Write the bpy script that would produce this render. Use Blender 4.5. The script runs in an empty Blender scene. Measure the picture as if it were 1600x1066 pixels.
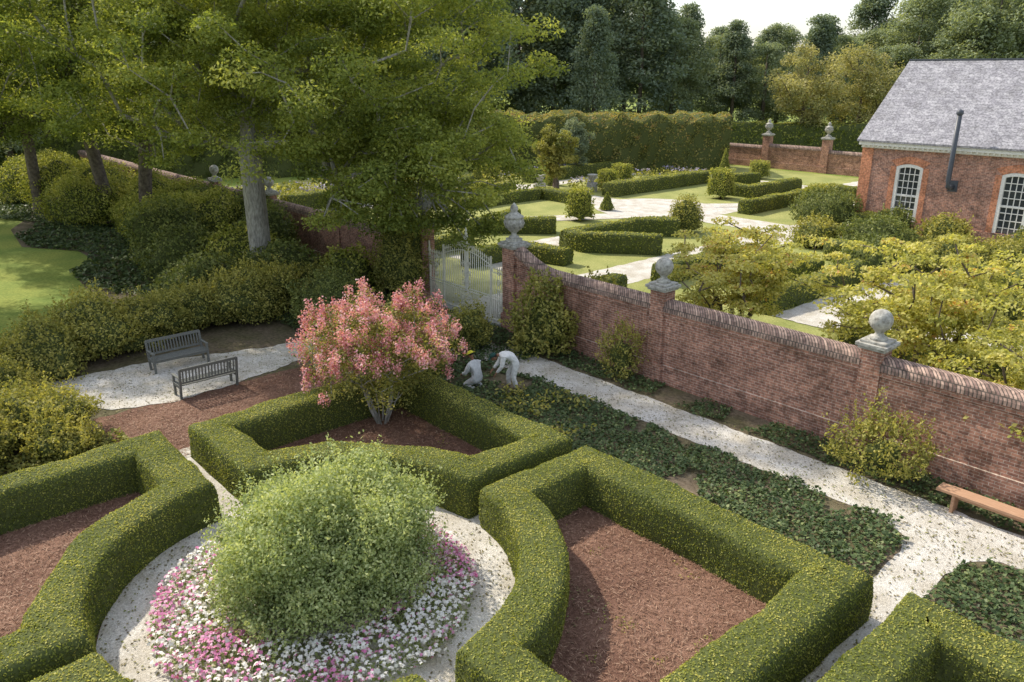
import bpy, math, numpy as np
from mathutils import Vector, Matrix
rng=np.random.default_rng(7)
A=math.radians(-48.5); CA,SA=math.cos(A),math.sin(A)
def toUV(x,y): return (x*CA+y*SA, -x*SA+y*CA)
scene=bpy.context.scene
COL=scene.collection
# ---------------------------------------------------------------- helpers
def link(o,parent=None,garden=True):
    COL.objects.link(o)
    if parent is not None: o.parent=parent
    elif garden: o.rotation_euler[2]=A
    return o
def empty(name,garden=True):
    o=bpy.data.objects.new(name,None); return link(o,None,garden)
def mesh_np(name,V,F,mats,parent=None,garden=True,smooth=False,var=None,midx=None):
    V=np.asarray(V,dtype=np.float32);F=np.asarray(F,dtype=np.int32)
    me=bpy.data.meshes.new(name)
    n,k=F.shape
    me.vertices.add(len(V));me.vertices.foreach_set("co",V.ravel())
    me.loops.add(n*k);me.loops.foreach_set("vertex_index",F.ravel())
    me.polygons.add(n);me.polygons.foreach_set("loop_start",np.arange(n,dtype=np.int32)*k)
    me.polygons.foreach_set("loop_total",np.full(n,k,dtype=np.int32))
    if smooth: me.polygons.foreach_set("use_smooth",np.ones(n,dtype=bool))
    me.update(calc_edges=True)
    if var is not None:
        at=me.attributes.new("var",'FLOAT','POINT');at.data.foreach_set("value",np.asarray(var,dtype=np.float32))
    for m in (mats if isinstance(mats,(list,tuple)) else [mats]): me.materials.append(m)
    o=bpy.data.objects.new(name,me)
    return link(o,parent,garden)
class MB:
    def __init__(s): s.v=[];s.f=[];s.m=[];s.sm=[]
    def add(s,vs,fs,m=0,sm=False):
        b=len(s.v);s.v+= [tuple(v) for v in vs];s.f+=[tuple(i+b for i in f) for f in fs];s.m+=[m]*len(fs);s.sm+=[sm]*len(fs)
    def box(s,c,d,m=0,rot=None,bev=0):
        x,y,z=d[0]/2,d[1]/2,d[2]/2
        vs=[Vector((a*x,b*y,e*z)) for e in(-1,1) for b in(-1,1) for a in(-1,1)]
        if rot is not None: vs=[rot@v for v in vs]
        vs=[v+Vector(c) for v in vs]
        s.add(vs,[(0,2,3,1),(4,5,7,6),(0,1,5,4),(2,6,7,3),(0,4,6,2),(1,3,7,5)],m)
    def lathe(s,c,prof,n=20,m=0,sm=True):
        vs=[];fs=[]
        for (r,z) in prof:
            for i in range(n):
                a=2*math.pi*i/n;vs.append((c[0]+r*math.cos(a),c[1]+r*math.sin(a),c[2]+z))
        for j in range(len(prof)-1):
            for i in range(n):
                fs.append((j*n+i,j*n+(i+1)%n,(j+1)*n+(i+1)%n,(j+1)*n+i))
        fs.append(tuple(range(n-1,-1,-1)));fs.append(tuple((len(prof)-1)*n+i for i in range(n)))
        s.add(vs,fs,m,sm)
    def tube(s,pts,r,n=8,m=0,sm=True,closed=False):
        pts=[Vector(p) for p in pts];k=len(pts);rs=r if isinstance(r,(list,tuple)) else [r]*k
        vs=[];fs=[]
        for i,p in enumerate(pts):
            if closed: d=pts[(i+1)%k]-pts[i-1]
            else: d=pts[min(i+1,k-1)]-pts[max(i-1,0)]
            d.normalize();up=Vector((0,0,1)) if abs(d.z)<.9 else Vector((1,0,0))
            a=d.cross(up).normalized();b=d.cross(a)
            for j in range(n):
                t=2*math.pi*j/n;vs.append(p+a*(rs[i]*math.cos(t))+b*(rs[i]*math.sin(t)))
        K=k if closed else k-1
        for i in range(K):
            i2=(i+1)%k
            for j in range(n): fs.append((i*n+j,i2*n+j,i2*n+(j+1)%n,i*n+(j+1)%n))
        if not closed: fs.append(tuple(range(n)));fs.append(tuple((k-1)*n+j for j in range(n-1,-1,-1)))
        s.add(vs,fs,m,sm)
    def obj(s,name,mats,parent=None,garden=True,bevel=0):
        me=bpy.data.meshes.new(name);me.from_pydata(s.v,[],s.f)
        for m in (mats if isinstance(mats,(list,tuple)) else [mats]): me.materials.append(m)
        me.polygons.foreach_set("material_index",s.m);me.polygons.foreach_set("use_smooth",s.sm)
        me.update();o=bpy.data.objects.new(name,me);link(o,parent,garden)
        if bevel:
            b=o.modifiers.new("b",'BEVEL');b.width=bevel;b.segments=2;b.limit_method='ANGLE'
        return o
# ---------------------------------------------------------------- materials
def newmat(name):
    m=bpy.data.materials.new(name);m.use_nodes=True;nt=m.node_tree;nt.nodes.clear()
    out=nt.nodes.new("ShaderNodeOutputMaterial");return m,nt,out
def N(nt,t,**kw):
    n=nt.nodes.new(t)
    for k,v in kw.items(): setattr(n,k,v)
    return n
def ramp(nt,fac,stops):
    r=N(nt,"ShaderNodeValToRGB");e=r.color_ramp.elements
    while len(e)>1: e.remove(e[-1])
    e[0].position=stops[0][0];e[0].color=(*stops[0][1],1)
    for p,c in stops[1:]:
        q=e.new(p);q.color=(*c,1)
    nt.links.new(fac,r.inputs[0]);return r.outputs[0]
def leafmat(name,stops,trans=.35,gloss=.2,rough=.6):
    m,nt,out=newmat(name);L=nt.links
    at=N(nt,"ShaderNodeAttribute",attribute_name="var")
    col=ramp(nt,at.outputs["Fac"],stops)
    p=N(nt,"ShaderNodeBsdfPrincipled");p.inputs["Roughness"].default_value=rough;p.inputs["Specular IOR Level"].default_value=gloss
    L.new(col,p.inputs["Base Color"])
    t=N(nt,"ShaderNodeBsdfTranslucent")
    mx=N(nt,"ShaderNodeMix",data_type='RGBA',blend_type='MULTIPLY');mx.inputs["Factor"].default_value=1
    L.new(col,mx.inputs["A"]);mx.inputs["B"].default_value=(1.3,1.25,.6,1);L.new(mx.outputs["Result"],t.inputs["Color"])
    ms=N(nt,"ShaderNodeMixShader");ms.inputs[0].default_value=trans
    L.new(p.outputs[0],ms.inputs[1]);L.new(t.outputs[0],ms.inputs[2]);L.new(ms.outputs[0],out.inputs[0])
    return m
def noisemat(name,stops,scale=5,detail=6,rough=.9,bump=.0,bscale=None,second=None,spec=.2,stretch=None,rghn=.6):
    m,nt,out=newmat(name);L=nt.links
    tc=N(nt,"ShaderNodeTexCoord");vec=tc.outputs["Object"]
    if stretch:
        mp=N(nt,"ShaderNodeMapping");mp.inputs["Scale"].default_value=stretch;L.new(vec,mp.inputs[0]);vec=mp.outputs[0]
    n=N(nt,"ShaderNodeTexNoise");n.inputs["Scale"].default_value=scale;n.inputs["Detail"].default_value=detail;n.inputs["Roughness"].default_value=rghn;L.new(vec,n.inputs["Vector"])
    col=ramp(nt,n.outputs["Fac"],stops)
    if second:
        n2=N(nt,"ShaderNodeTexNoise");n2.inputs["Scale"].default_value=second[0];n2.inputs["Detail"].default_value=6;L.new(tc.outputs["Object"],n2.inputs["Vector"])
        r2=ramp(nt,n2.outputs["Fac"],[(.38,(0,0,0)),(.62,(1,1,1))])
        mx=N(nt,"ShaderNodeMix",data_type='RGBA');L.new(r2,mx.inputs["Factor"]);L.new(col,mx.inputs["A"])
        mm=N(nt,"ShaderNodeMix",data_type='RGBA',blend_type='MULTIPLY');mm.inputs["Factor"].default_value=1;L.new(col,mm.inputs["A"]);mm.inputs["B"].default_value=(*second[1],1)
        L.new(mm.outputs["Result"],mx.inputs["B"]);col=mx.outputs["Result"]
    p=N(nt,"ShaderNodeBsdfPrincipled");p.inputs["Roughness"].default_value=rough;p.inputs["Specular IOR Level"].default_value=spec
    L.new(col,p.inputs["Base Color"])
    if bump:
        b=N(nt,"ShaderNodeBump");b.inputs["Strength"].default_value=bump;b.inputs["Distance"].default_value=.05
        nb=N(nt,"ShaderNodeTexNoise");nb.inputs["Scale"].default_value=bscale or scale*3;nb.inputs["Detail"].default_value=5;L.new(vec,nb.inputs["Vector"])
        L.new(nb.outputs["Fac"],b.inputs["Height"]);L.new(b.outputs[0],p.inputs["Normal"])
    L.new(p.outputs[0],out.inputs[0]);return m
def brickmat(name,c1,c2,mortar,w=.22,hh=.075,swap=False,weather=.5,ms=.006):
    m,nt,out=newmat(name);L=nt.links
    tc=N(nt,"ShaderNodeTexCoord");sp=N(nt,"ShaderNodeSeparateXYZ");L.new(tc.outputs["Object"],sp.inputs[0])
    ad=N(nt,"ShaderNodeMath",operation='ADD');L.new(sp.outputs[0],ad.inputs[0]);L.new(sp.outputs[1],ad.inputs[1])
    cb=N(nt,"ShaderNodeCombineXYZ");L.new(ad.outputs[0],cb.inputs[0]);L.new(sp.outputs[2],cb.inputs[1])
    b=N(nt,"ShaderNodeTexBrick");b.inputs["Scale"].default_value=1;b.inputs["Brick Width"].default_value=w;b.inputs["Row Height"].default_value=hh
    b.inputs["Mortar Size"].default_value=ms;b.inputs["Mortar Smooth"].default_value=.3;b.inputs["Bias"].default_value=0
    b.inputs["Color1"].default_value=(*c1,1);b.inputs["Color2"].default_value=(*c2,1);b.inputs["Mortar"].default_value=(*mortar,1)
    L.new(cb.outputs[0],b.inputs["Vector"])
    n=N(nt,"ShaderNodeTexNoise");n.inputs["Scale"].default_value=1.3;n.inputs["Detail"].default_value=8;n.inputs["Roughness"].default_value=.7;L.new(tc.outputs["Object"],n.inputs["Vector"])
    r=ramp(nt,n.outputs["Fac"],[(.3,(.45,.43,.40)),(.5,(1,1,1)),(.7,(1.4,1.38,1.36))])
    mx=N(nt,"ShaderNodeMix",data_type='RGBA',blend_type='MULTIPLY');mx.inputs["Factor"].default_value=weather;L.new(b.outputs["Color"],mx.inputs["A"]);L.new(r,mx.inputs["B"])
    n3=N(nt,"ShaderNodeTexNoise");n3.inputs["Scale"].default_value=9;n3.inputs["Detail"].default_value=2;L.new(tc.outputs["Object"],n3.inputs["Vector"])
    r3=ramp(nt,n3.outputs["Fac"],[(.35,(.6,.58,.58)),(.6,(1.25,1.2,1.2))])
    m3=N(nt,"ShaderNodeMix",data_type='RGBA',blend_type='MULTIPLY');m3.inputs["Factor"].default_value=.8;L.new(mx.outputs["Result"],m3.inputs["A"]);L.new(r3,m3.inputs["B"])
    p=N(nt,"ShaderNodeBsdfPrincipled");p.inputs["Roughness"].default_value=.9;p.inputs["Specular IOR Level"].default_value=.2
    L.new(m3.outputs["Result"],p.inputs["Base Color"])
    bp=N(nt,"ShaderNodeBump",invert=True);bp.inputs["Strength"].default_value=.5;bp.inputs["Distance"].default_value=.01;L.new(b.outputs["Fac"],bp.inputs["Height"]);L.new(bp.outputs[0],p.inputs["Normal"])
    L.new(p.outputs[0],out.inputs[0]);return m
def plain(name,c,rough=.6,spec=.3,metal=0):
    return noisemat(name,[(.3,tuple(x*.82 for x in c)),(.7,tuple(min(1,x*1.12) for x in c))],scale=14,rough=rough,spec=spec)
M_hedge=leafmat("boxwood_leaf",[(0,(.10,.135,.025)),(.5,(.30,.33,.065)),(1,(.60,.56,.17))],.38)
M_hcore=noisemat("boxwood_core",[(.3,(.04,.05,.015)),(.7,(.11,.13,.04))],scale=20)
M_ivy=leafmat("ivy_leaf",[(0,(.04,.07,.027)),(.6,(.10,.145,.055)),(1,(.27,.31,.12))],.2,.25,.5)
M_oak=leafmat("oak_leaf",[(0,(.10,.14,.035)),(.5,(.26,.31,.075)),(1,(.50,.52,.15))],.48)
M_oakd=leafmat("oak_leaf_dark",[(0,(.07,.10,.03)),(.5,(.175,.22,.06)),(1,(.36,.40,.12))],.42)
M_far=leafmat("far_leaf_hazed",[(0,(.16,.20,.125)),(.5,(.27,.32,.19)),(1,(.40,.45,.26))],.35,.1)  # distance haze painted into the leaf colour: paler and bluish
M_farp=leafmat("far_pine_leaf_hazed",[(0,(.125,.17,.125)),(.5,(.215,.27,.185)),(1,(.34,.38,.24))],.35,.1)  # pine green also lightened and blued, haze put into the colour
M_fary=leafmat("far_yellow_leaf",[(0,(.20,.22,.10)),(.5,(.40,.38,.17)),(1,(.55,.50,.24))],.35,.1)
M_shrub=leafmat("shrub_leaf",[(0,(.10,.13,.035)),(.5,(.29,.29,.075)),(1,(.53,.48,.15))],.38)
M_shrubd=leafmat("shrub_leaf_dark",[(0,(.05,.075,.025)),(.5,(.15,.185,.055)),(1,(.32,.34,.11))],.32)
M_cent=leafmat("light_shrub_leaf",[(0,(.15,.20,.08)),(.5,(.35,.42,.18)),(1,(.60,.64,.34))],.38)
M_dog=leafmat("dogwood_leaf",[(0,(.22,.24,.06)),(.45,(.50,.49,.15)),(.88,(.68,.62,.24)),(1,(.54,.31,.12))],.48)
M_pink=leafmat("pink_blossom",[(0,(.50,.15,.21)),(.5,(.74,.36,.42)),(1,(.88,.62,.64))],.3)
M_pinkfl=leafmat("bed_pink_petal",[(0,(.55,.12,.32)),(.5,(.68,.28,.5)),(1,(.75,.5,.65))],.2,.2)
M_white=leafmat("bed_white_petal",[(0,(.68,.65,.65)),(1,(.88,.88,.85))],.2,.2)
M_lav=leafmat("lavender_petal",[(0,(.22,.2,.4)),(.5,(.40,.36,.55)),(1,(.6,.55,.7))],.2,.2)
M_rust=leafmat("hornbeam_leaf",[(0,(.12,.15,.04)),(.5,(.30,.30,.09)),(.8,(.48,.40,.14)),(1,(.5,.32,.13))],.38,.2)
M_straw=leafmat("straw_strand",[(0,(.16,.085,.055)),(.5,(.33,.195,.135)),(1,(.50,.35,.25))],.1,.2)
M_debris=leafmat("fallen_leaf",[(0,(.09,.07,.035)),(.5,(.21,.18,.08)),(1,(.24,.28,.09))],.1,.2)
M_bark=noisemat("bark",[(.3,(.18,.17,.15)),(.7,(.50,.48,.43))],scale=5,bump=.8,bscale=12,stretch=(3,3,.8))
M_barkd=noisemat("bark_dark",[(.3,(.07,.055,.045)),(.7,(.20,.165,.13))],scale=5,bump=.6,bscale=14)
M_ground=noisemat("ground_grass",[(.3,(.15,.19,.035)),(.55,(.28,.32,.065)),(.75,(.39,.40,.11))],scale=9,detail=10,bump=.3,bscale=40,second=(.35,(.66,.80,.75)))
M_lawn=noisemat("lawn_grass",[(.3,(.22,.24,.07)),(.55,(.36,.36,.125)),(.75,(.47,.45,.19))],scale=12,detail=10,bump=.3,bscale=50,second=(.6,(.74,.80,.72)))
M_soil=noisemat("soil",[(.3,(.085,.066,.042)),(.6,(.19,.15,.105)),(.8,(.29,.24,.17))],scale=8,detail=10,bump=.5,bscale=30,second=(.9,(.7,.8,.6)))
M_gravel=noisemat("gravel",[(.32,(.34,.32,.28)),(.5,(.64,.615,.565)),(.68,(.86,.84,.80))],scale=26,detail=8,bump=.6,bscale=45,second=(1.4,(.78,.75,.69)),rghn=.78)
M_mulch=noisemat("mulch",[(.3,(.13,.07,.045)),(.55,(.27,.155,.11)),(.75,(.44,.30,.22))],scale=10,detail=12,bump=.7,bscale=40,second=(.8,(.66,.62,.62)),rghn=.78)
M_brick=brickmat("wall_brick",(.40,.21,.145),(.26,.135,.10),(.50,.43,.36),weather=1.0)
M_cap=brickmat("coping_brick",(.48,.35,.28),(.22,.15,.13),(.12,.10,.085),w=.085,hh=.30,ms=.016)
M_bbrick=brickmat("house_brick",(.46,.235,.165),(.28,.16,.13),(.58,.5,.42),weather=.7)
M_quoin=brickmat("rubbed_brick",(.60,.26,.14),(.52,.21,.115),(.58,.42,.32),weather=.4)
M_stone=noisemat("weathered_stone",[(.3,(.19,.18,.155)),(.5,(.38,.37,.335)),(.7,(.56,.55,.50))],scale=9,detail=8,bump=.3)
M_whitep=plain("white_paint",(.80,.79,.75),.5)
M_iron=plain("cream_iron_paint",(.70,.68,.58),.5)
M_glass=plain("window_glass",(.05,.06,.07),.08,.8)
M_slate=brickmat("slate_roof",(.35,.36,.39),(.25,.255,.285),(.15,.15,.17),w=.3,hh=.16,weather=.5)
M_pipe=plain("dark_pipe",(.09,.10,.12),.4)
M_wood=noisemat("grey_wood",[(.3,(.10,.105,.095)),(.7,(.22,.225,.205))],scale=6,stretch=(1,8,8))
M_tan=noisemat("tan_wood",[(.3,(.36,.20,.12)),(.7,(.52,.33,.21))],scale=5,stretch=(1,9,9))
# ---------------------------------------------------------------- leaf clouds
def lump(P,s,seed=0):
    r=np.random.default_rng(seed+100);o=np.zeros(len(P))
    for i in range(6):
        d=r.normal(size=3);d/=np.linalg.norm(d);o+=np.sin(P@d*s*(1+.35*i)+r.random()*6.28)/(1+.3*i)
    return o/3
def unit(v): return v/np.maximum(np.linalg.norm(v,axis=1,keepdims=True),1e-9)
def leaves(name,P,Nn,size,mat,spread=.8,asp=.55,parent=None,garden=True,vb=.5,vs=.22,clump=1.6,seed=0,varadd=None,rots=None):
    n=len(P)
    nn=unit(Nn+rng.normal(size=(n,3))*spread)
    t=unit(np.cross(nn,rng.normal(size=(n,3))));b=np.cross(nn,t)
    L=size*(.7+.6*rng.random((n,1)));w=L*asp
    V=np.empty((n,4,3));V[:,0]=P-t*L/2;V[:,1]=P+b*w/2+nn*L*.08;V[:,2]=P+t*L/2;V[:,3]=P-b*w/2+nn*L*.08
    var=vb+rng.normal(size=n)*vs+.18*lump(P,clump,seed)
    if varadd is not None: var=var+varadd
    var=np.clip(var,0,1)
    F=np.arange(n*4).reshape(n,4)
    return mesh_np(name,V.reshape(-1,3),F,mat,parent,garden,var=np.repeat(var,4))
def sample(V,F,dens,maxn=None):
    a,b,c,d=(V[F[:,i]] for i in range(4))
    nr=np.cross(c-a,d-b);ar=.5*np.linalg.norm(nr,axis=1);tot=ar.sum();n=int(tot*dens)
    if maxn: n=min(n,maxn)
    idx=rng.choice(len(F),n,p=ar/tot);s=rng.random((n,1));t=rng.random((n,1))
    P=(a[idx]*(1-s)+b[idx]*s)*(1-t)+(d[idx]*(1-s)+c[idx]*s)*t
    return P,unit(nr[idx])
# ---------------------------------------------------------------- hedges
PROF=[(-.5,0),(-.505,.25),(-.5,.5),(-.49,.74),(-.465,.90),(-.40,.975),(-.25,1.0),(0,1.0),(.25,1.0),(.40,.975),(.465,.90),(.49,.74),(.5,.5),(.505,.25),(.5,0)]
def hedge(name,path,w,h,closed=False,dens=900,size=.045,mat=None,core=None,amp=.03,step=.2,z0=0,parent=None,seed=0):
    path=[np.array(p,float) for p in path];pts=[];K=len(path) if closed else len(path)-1
    for i in range(K):
        p,q=path[i],path[(i+1)%len(path)];m=max(1,int(np.linalg.norm(q-p)/step))
        for j in range(m): pts.append(p+(q-p)*j/m)
    if not closed: pts.append(path[-1])
    pts=np.array(pts);k=len(pts)
    nxt=np.roll(pts,-1,0)-pts;prv=pts-np.roll(pts,1,0)
    if not closed: nxt[-1]=prv[-1];prv[0]=nxt[0]
    nxt/=np.linalg.norm(nxt,axis=1,keepdims=True);prv/=np.linalg.norm(prv,axis=1,keepdims=True)
    n1=np.stack([-nxt[:,1],nxt[:,0]],1);n0=np.stack([-prv[:,1],prv[:,0]],1)
    mt=n1+n0;ln=np.linalg.norm(mt,axis=1,keepdims=True);mt/=np.maximum(ln,1e-6);sc=1/np.maximum((mt*n1).sum(1),.5)
    m=len(PROF);V=np.zeros((k,m,3))
    for j,(o,z) in enumerate(PROF):
        V[:,j,:2]=pts+mt*(o*w*sc)[:,None];V[:,j,2]=z0+z*h
    Vf=V.reshape(-1,3)
    nz=lump(Vf,2.1,seed)*amp+lump(Vf,7,seed+5)*amp*.6
    ctr=np.repeat(pts,m,0);off=Vf[:,:2]-ctr;Vf[:,:2]+=off*(nz/w*1.6)[:,None];Vf[:,2]+=nz*(Vf[:,2]-z0)/h
    F=[]
    for i in range(k if closed else k-1):
        i2=(i+1)%k
        for j in range(m-1): F.append((i*m+j,i*m+j+1,i2*m+j+1,i2*m+j))
    if not closed:
        for i in (0,k-1):
            for j in range(m//2): 
                q=(i*m+j,i*m+j+1,i*m+m-2-j,i*m+m-1-j)
                F.append(q if i else q[::-1])
    F=np.array(F)
    P,Nr=sample(Vf,F,dens)
    e=mesh_np(name,Vf,F,core or M_hcore,parent,True,True)
    P=P+Nr*(rng.random((len(P),1))**1.5*.075-.015)*(size/.045)**.5
    flip=(Nr[:,2]<-.1);Nr[flip]*=-1
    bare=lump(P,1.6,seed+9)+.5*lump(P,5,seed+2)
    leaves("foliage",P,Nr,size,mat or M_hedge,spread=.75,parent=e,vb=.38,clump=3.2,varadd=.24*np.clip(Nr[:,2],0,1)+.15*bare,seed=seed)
    return e
# ---------------------------------------------------------------- shrubs
def shrub(name,u,v,r,h,mat=None,size=.07,dens=350,seed=0,spiky=0,ry=None,z0=0,amp=.18,coremat=None,garden=True,core=.82,fluff=.35,sl=.42):
    n1,n2=26,16;ry=ry or r
    th=np.linspace(0,2*np.pi,n1,endpoint=False);ph=np.linspace(-.35,np.pi/2-.02,n2)
    T,Pn=np.meshgrid(th,ph);D=np.stack([np.cos(Pn)*np.cos(T),np.cos(Pn)*np.sin(T),np.sin(Pn)],-1).reshape(-1,3)
    rr=1+amp*lump(D*1.0+seed*3.3,3.5,seed)+amp*.7*lump(D+seed,8,seed+3)
    B=D*rr[:,None];S=np.array([r,ry,h*.68]);C=np.array([u,v,z0+h*.34])
    Vv=B*S+C
    F=[]
    for i in range(n2-1):
        for j in range(n1): F.append((i*n1+j,i*n1+(j+1)%n1,(i+1)*n1+(j+1)%n1,(i+1)*n1+j))
    F=np.array(F)
    e=mesh_np(name,(Vv-C)*core+C-np.array([0,0,.03]),F,coremat or M_hcore,None,garden,True)
    P,Nr=sample(Vv,F,dens)
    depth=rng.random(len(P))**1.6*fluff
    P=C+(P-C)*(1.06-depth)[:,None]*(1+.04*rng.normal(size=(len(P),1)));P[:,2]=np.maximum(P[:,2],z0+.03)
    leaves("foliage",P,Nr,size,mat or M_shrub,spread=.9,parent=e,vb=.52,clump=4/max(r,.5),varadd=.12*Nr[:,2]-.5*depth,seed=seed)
    if spiky:
        k=int(spiky);idx=rng.choice(len(P),k);st=P[idx];dr=unit(Nr[idx]*.7+np.array([0,0,1.0])+rng.normal(size=(k,3))*.3)
        Q=[];QN=[];ln=.4+.9*rng.random((k,1))
        for q in range(14):
            Q.append(st+dr*(.03+sl*(q/14))*ln+rng.normal(size=(k,3))*.03);QN.append(np.cross(dr,rng.normal(size=(k,3)))+dr*.4)
        leaves("shoots",np.concatenate(Q),unit(np.concatenate(QN)),size*.9,mat or M_shrub,spread=.5,parent=e,vb=.66,seed=seed+1)
    return e
# ---------------------------------------------------------------- trees
def tree(name,base,H,tr,ells,ncl,nleaf,clr,lsize,lmat,bark,zmin=2.5,garden=False,seed=0,flat=.5,shell=.55,stems=1,lean=(0,0),vb=.5,extra=None,trunk_top=.75,rmin=.012):
    r=np.random.default_rng(seed);base=np.array([base[0],base[1],0.])
    nodes=[];par=[]
    for s in range(stems):
        off=np.array([0,0,0.]) if stems==1 else np.array([math.cos(s*6.28/stems),math.sin(s*6.28/stems),0])*.12
        d=off*3.0 if stems>1 else np.zeros(3)
        p=base+off*(1 if stems>1 else 0);pi=-1;zt=H*trunk_top;k=max(4,int(zt/.7))
        for i in range(k+1):
            f=i/k
            q=p+np.array([lean[0]*f,lean[1]*f,zt*f])+d*f*1.6*(H/4 if stems>1 else 1)+np.array([math.sin(f*5+s+seed),math.cos(f*4+seed),0])*.12*min(1,H/8)*f
            if stems>1 and f>0: q[:2]+=r.normal(size=2)*.03
            nodes.append(q);par.append(pi);pi=len(nodes)-1
    ws=np.array([e[6]*e[3]*e[4]*e[5] for e in ells]);ws=ws/ws.sum();C=[]
    for e,wt in zip(ells,ws):
        n=max(3,int(ncl*wt));D=unit(r.normal(size=(n,3)));rad=(shell+(1-shell)*r.random(n))
        inner=r.random(n)<.25;rad[inner]=r.random(inner.sum())*.7+.1
        rad*=1+.14*lump(D*1.3,2.5,seed)
        C.append(np.array(e[:3])+D*rad[:,None]*np.array(e[3:6]))
    C=np.concatenate(C)
    if extra is not None: C=C[extra(C)]
    C=C[C[:,2]>zmin*.6]
    order=np.argsort(np.linalg.norm((C-nodes[len(nodes)//2])*np.array([1,1,.6]),axis=1));C=C[order]
    NPl=[n for n in nodes]
    for c in C:
        NP=np.array(NPl);dd=c-NP;dist=np.linalg.norm(dd,axis=1);hd=np.linalg.norm(dd[:,:2],axis=1)
        cost=dist+1.1*np.maximum(0,NP[:,2]-c[2]+.25*hd)+ (NP[:,2]<zmin)*6
        i=int(np.argmin(cost));p0=NPl[i];L=dist[i];k=max(1,int(L/.8));pi=i
        for j in range(1,k+1):
            f=j/k;q=p0+(c-p0)*f;q=q+np.array([0,0,math.sin(f*math.pi)*L*.09])+r.normal(size=3)*.05*L*(f<1)*.6
            NPl.append(q);par.append(pi);pi=len(NPl)-1
    n=len(NPl);cnt=np.zeros(n);par=np.array(par);NPa=np.array(NPl)
    haskid=np.zeros(n,bool);haskid[par[par>=0]]=True;cnt[~haskid]=1
    for i in range(n-1,-1,-1):
        if par[i]>=0: cnt[par[i]]+=cnt[i]
    tot=cnt[par<0].max();R=np.maximum(rmin,tr*(cnt/tot)**.52)
    sides=7;V=[];F=[];best={}
    for i in range(n):
        if par[i]>=0 and (par[i] not in best or cnt[i]>cnt[best[par[i]]]): best[par[i]]=i
    def dirof(i):
        p=par[i]
        if p<0:
            j=best.get(i,i);d=NPa[j]-NPa[i]
        else: d=NPa[i]-NPa[p]
        return d/max(np.linalg.norm(d),1e-6)
    ang=np.arange(sides)*2*np.pi/sides
    def ring(c,d,rad):
        u=np.cross(d,[0.31,.95,.05]);u/=max(np.linalg.norm(u),1e-6);w=np.cross(d,u);return c+rad*(np.cos(ang)[:,None]*u+np.sin(ang)[:,None]*w)
    for i in range(n):
        p=par[i]
        if p<0: continue
        main=best[p]==i
        ra=R[p] if main else min(R[p],R[i]*1.25)
        if par[p]<0 and main: ra*=1.35
        b=len(V)*sides;V.append(ring(NPa[p],dirof(p) if main else dirof(i),ra));V.append(ring(NPa[i],dirof(i),R[i]))
        for k in range(sides): F.append((b+k,b+(k+1)%sides,b+sides+(k+1)%sides,b+sides+k))
    root=mesh_np(name,np.concatenate(V),np.array(F),bark,None,garden,True)
    m=len(C);cr=clr*(.7+.6*r.random((m,1)));idx=np.repeat(np.arange(m),nleaf)
    g=r.normal(size=(m*nleaf,3));g=unit(g)*(r.random((m*nleaf,1))**.45)
    P=C[idx]+g*cr[idx]*np.array([1,1,flat]);P[:,2]-=.12*clr*np.linalg.norm(g[:,:2],axis=1)
    Nr=unit(g*.6+np.array([0,0,.8]))
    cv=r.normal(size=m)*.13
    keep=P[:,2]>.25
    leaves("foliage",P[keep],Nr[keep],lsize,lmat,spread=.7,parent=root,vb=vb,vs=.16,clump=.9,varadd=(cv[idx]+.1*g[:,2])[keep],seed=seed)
    return root,C
# ================================================================ GROUND
def sheet(name,poly,z,mat,garden=True,parent=None,jit=0):
    if jit:
        q=[];K=len(poly)
        for i in range(K):
            a,b=poly[i],poly[(i+1)%K];L=math.hypot(b[0]-a[0],b[1]-a[1]);m=max(1,int(L/.18))
            for j in range(m):
                f=j/m;x=a[0]+(b[0]-a[0])*f;y=a[1]+(b[1]-a[1])*f
                o=jit*(math.sin(x*3.1+y*4.7)+.6*math.sin(x*9.7-y*8.1)+.5*math.sin(x*21+y*17))*.6
                nx,ny=(b[1]-a[1])/max(L,1e-6),-(b[0]-a[0])/max(L,1e-6);q.append((x+nx*o,y+ny*o))
        poly=q
    me=bpy.data.meshes.new(name);me.from_pydata([(p[0],p[1],z) for p in poly],[],[tuple(range(len(poly)))]);me.materials.append(mat);me.update()
    return link(bpy.data.objects.new(name,me),parent,garden)
def rect(a,b,c,d): return [(a,c),(b,c),(b,d),(a,d)]
def circ(cx,cy,r,n=72): return [(cx+r*math.cos(2*math.pi*k/n),cy+r*math.sin(2*math.pi*k/n)) for k in range(n)]
sheet("ground",rect(-600,600,-300,900),0,M_ground,garden=False)
OU,OV=-11.45,5.45
sheet("garden_soil",rect(-31,14,-14,18.3),.004,M_soil)
sheet("ivy_bed_soil",[(-31,9),(-36,8.2),(-40,8.6),(-42,10.2),(-46,10.2),(-49,8.2),(-55,8.8),(-60,11),(-75,12),(-75,18.3),(-31,18.3)],.006,M_soil)
sheet("pine_straw_mulch",rect(-22.4,-18.3,4.6,12.6),.009,M_mulch,jit=.06)
for nm,(a,b,c,d) in {"mulch_bed":(-18,-11.7,5.9,11.9),"mulch_bed.001":(-11.2,-5,5.9,11.9),"mulch_bed.002":(-18,-11.7,-1,5),"mulch_bed.003":(-11.2,-5,-1,5)}.items():
    sheet(nm,rect(a,b,c,d),.009,M_mulch)
gp=empty("gravel_path")
sheet("walk",[(-22.6,15.9),(-22.6,18.3),(-23.9,18.3),(-23.9,15.2),(-18,15.6),(-14,15.72),(-5.9,15.68),(-5.35,15.35),(-5.05,14.7),(-5.1,-12),(-4.1,-12),(-4.15,14.4),(-4.05,15.3),(-3.6,15.8),(-2.9,15.9),(8,15.95),(8,17.15),(-18,17.1),(-20,16.9)],.013,M_gravel,parent=gp,jit=.05)
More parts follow.
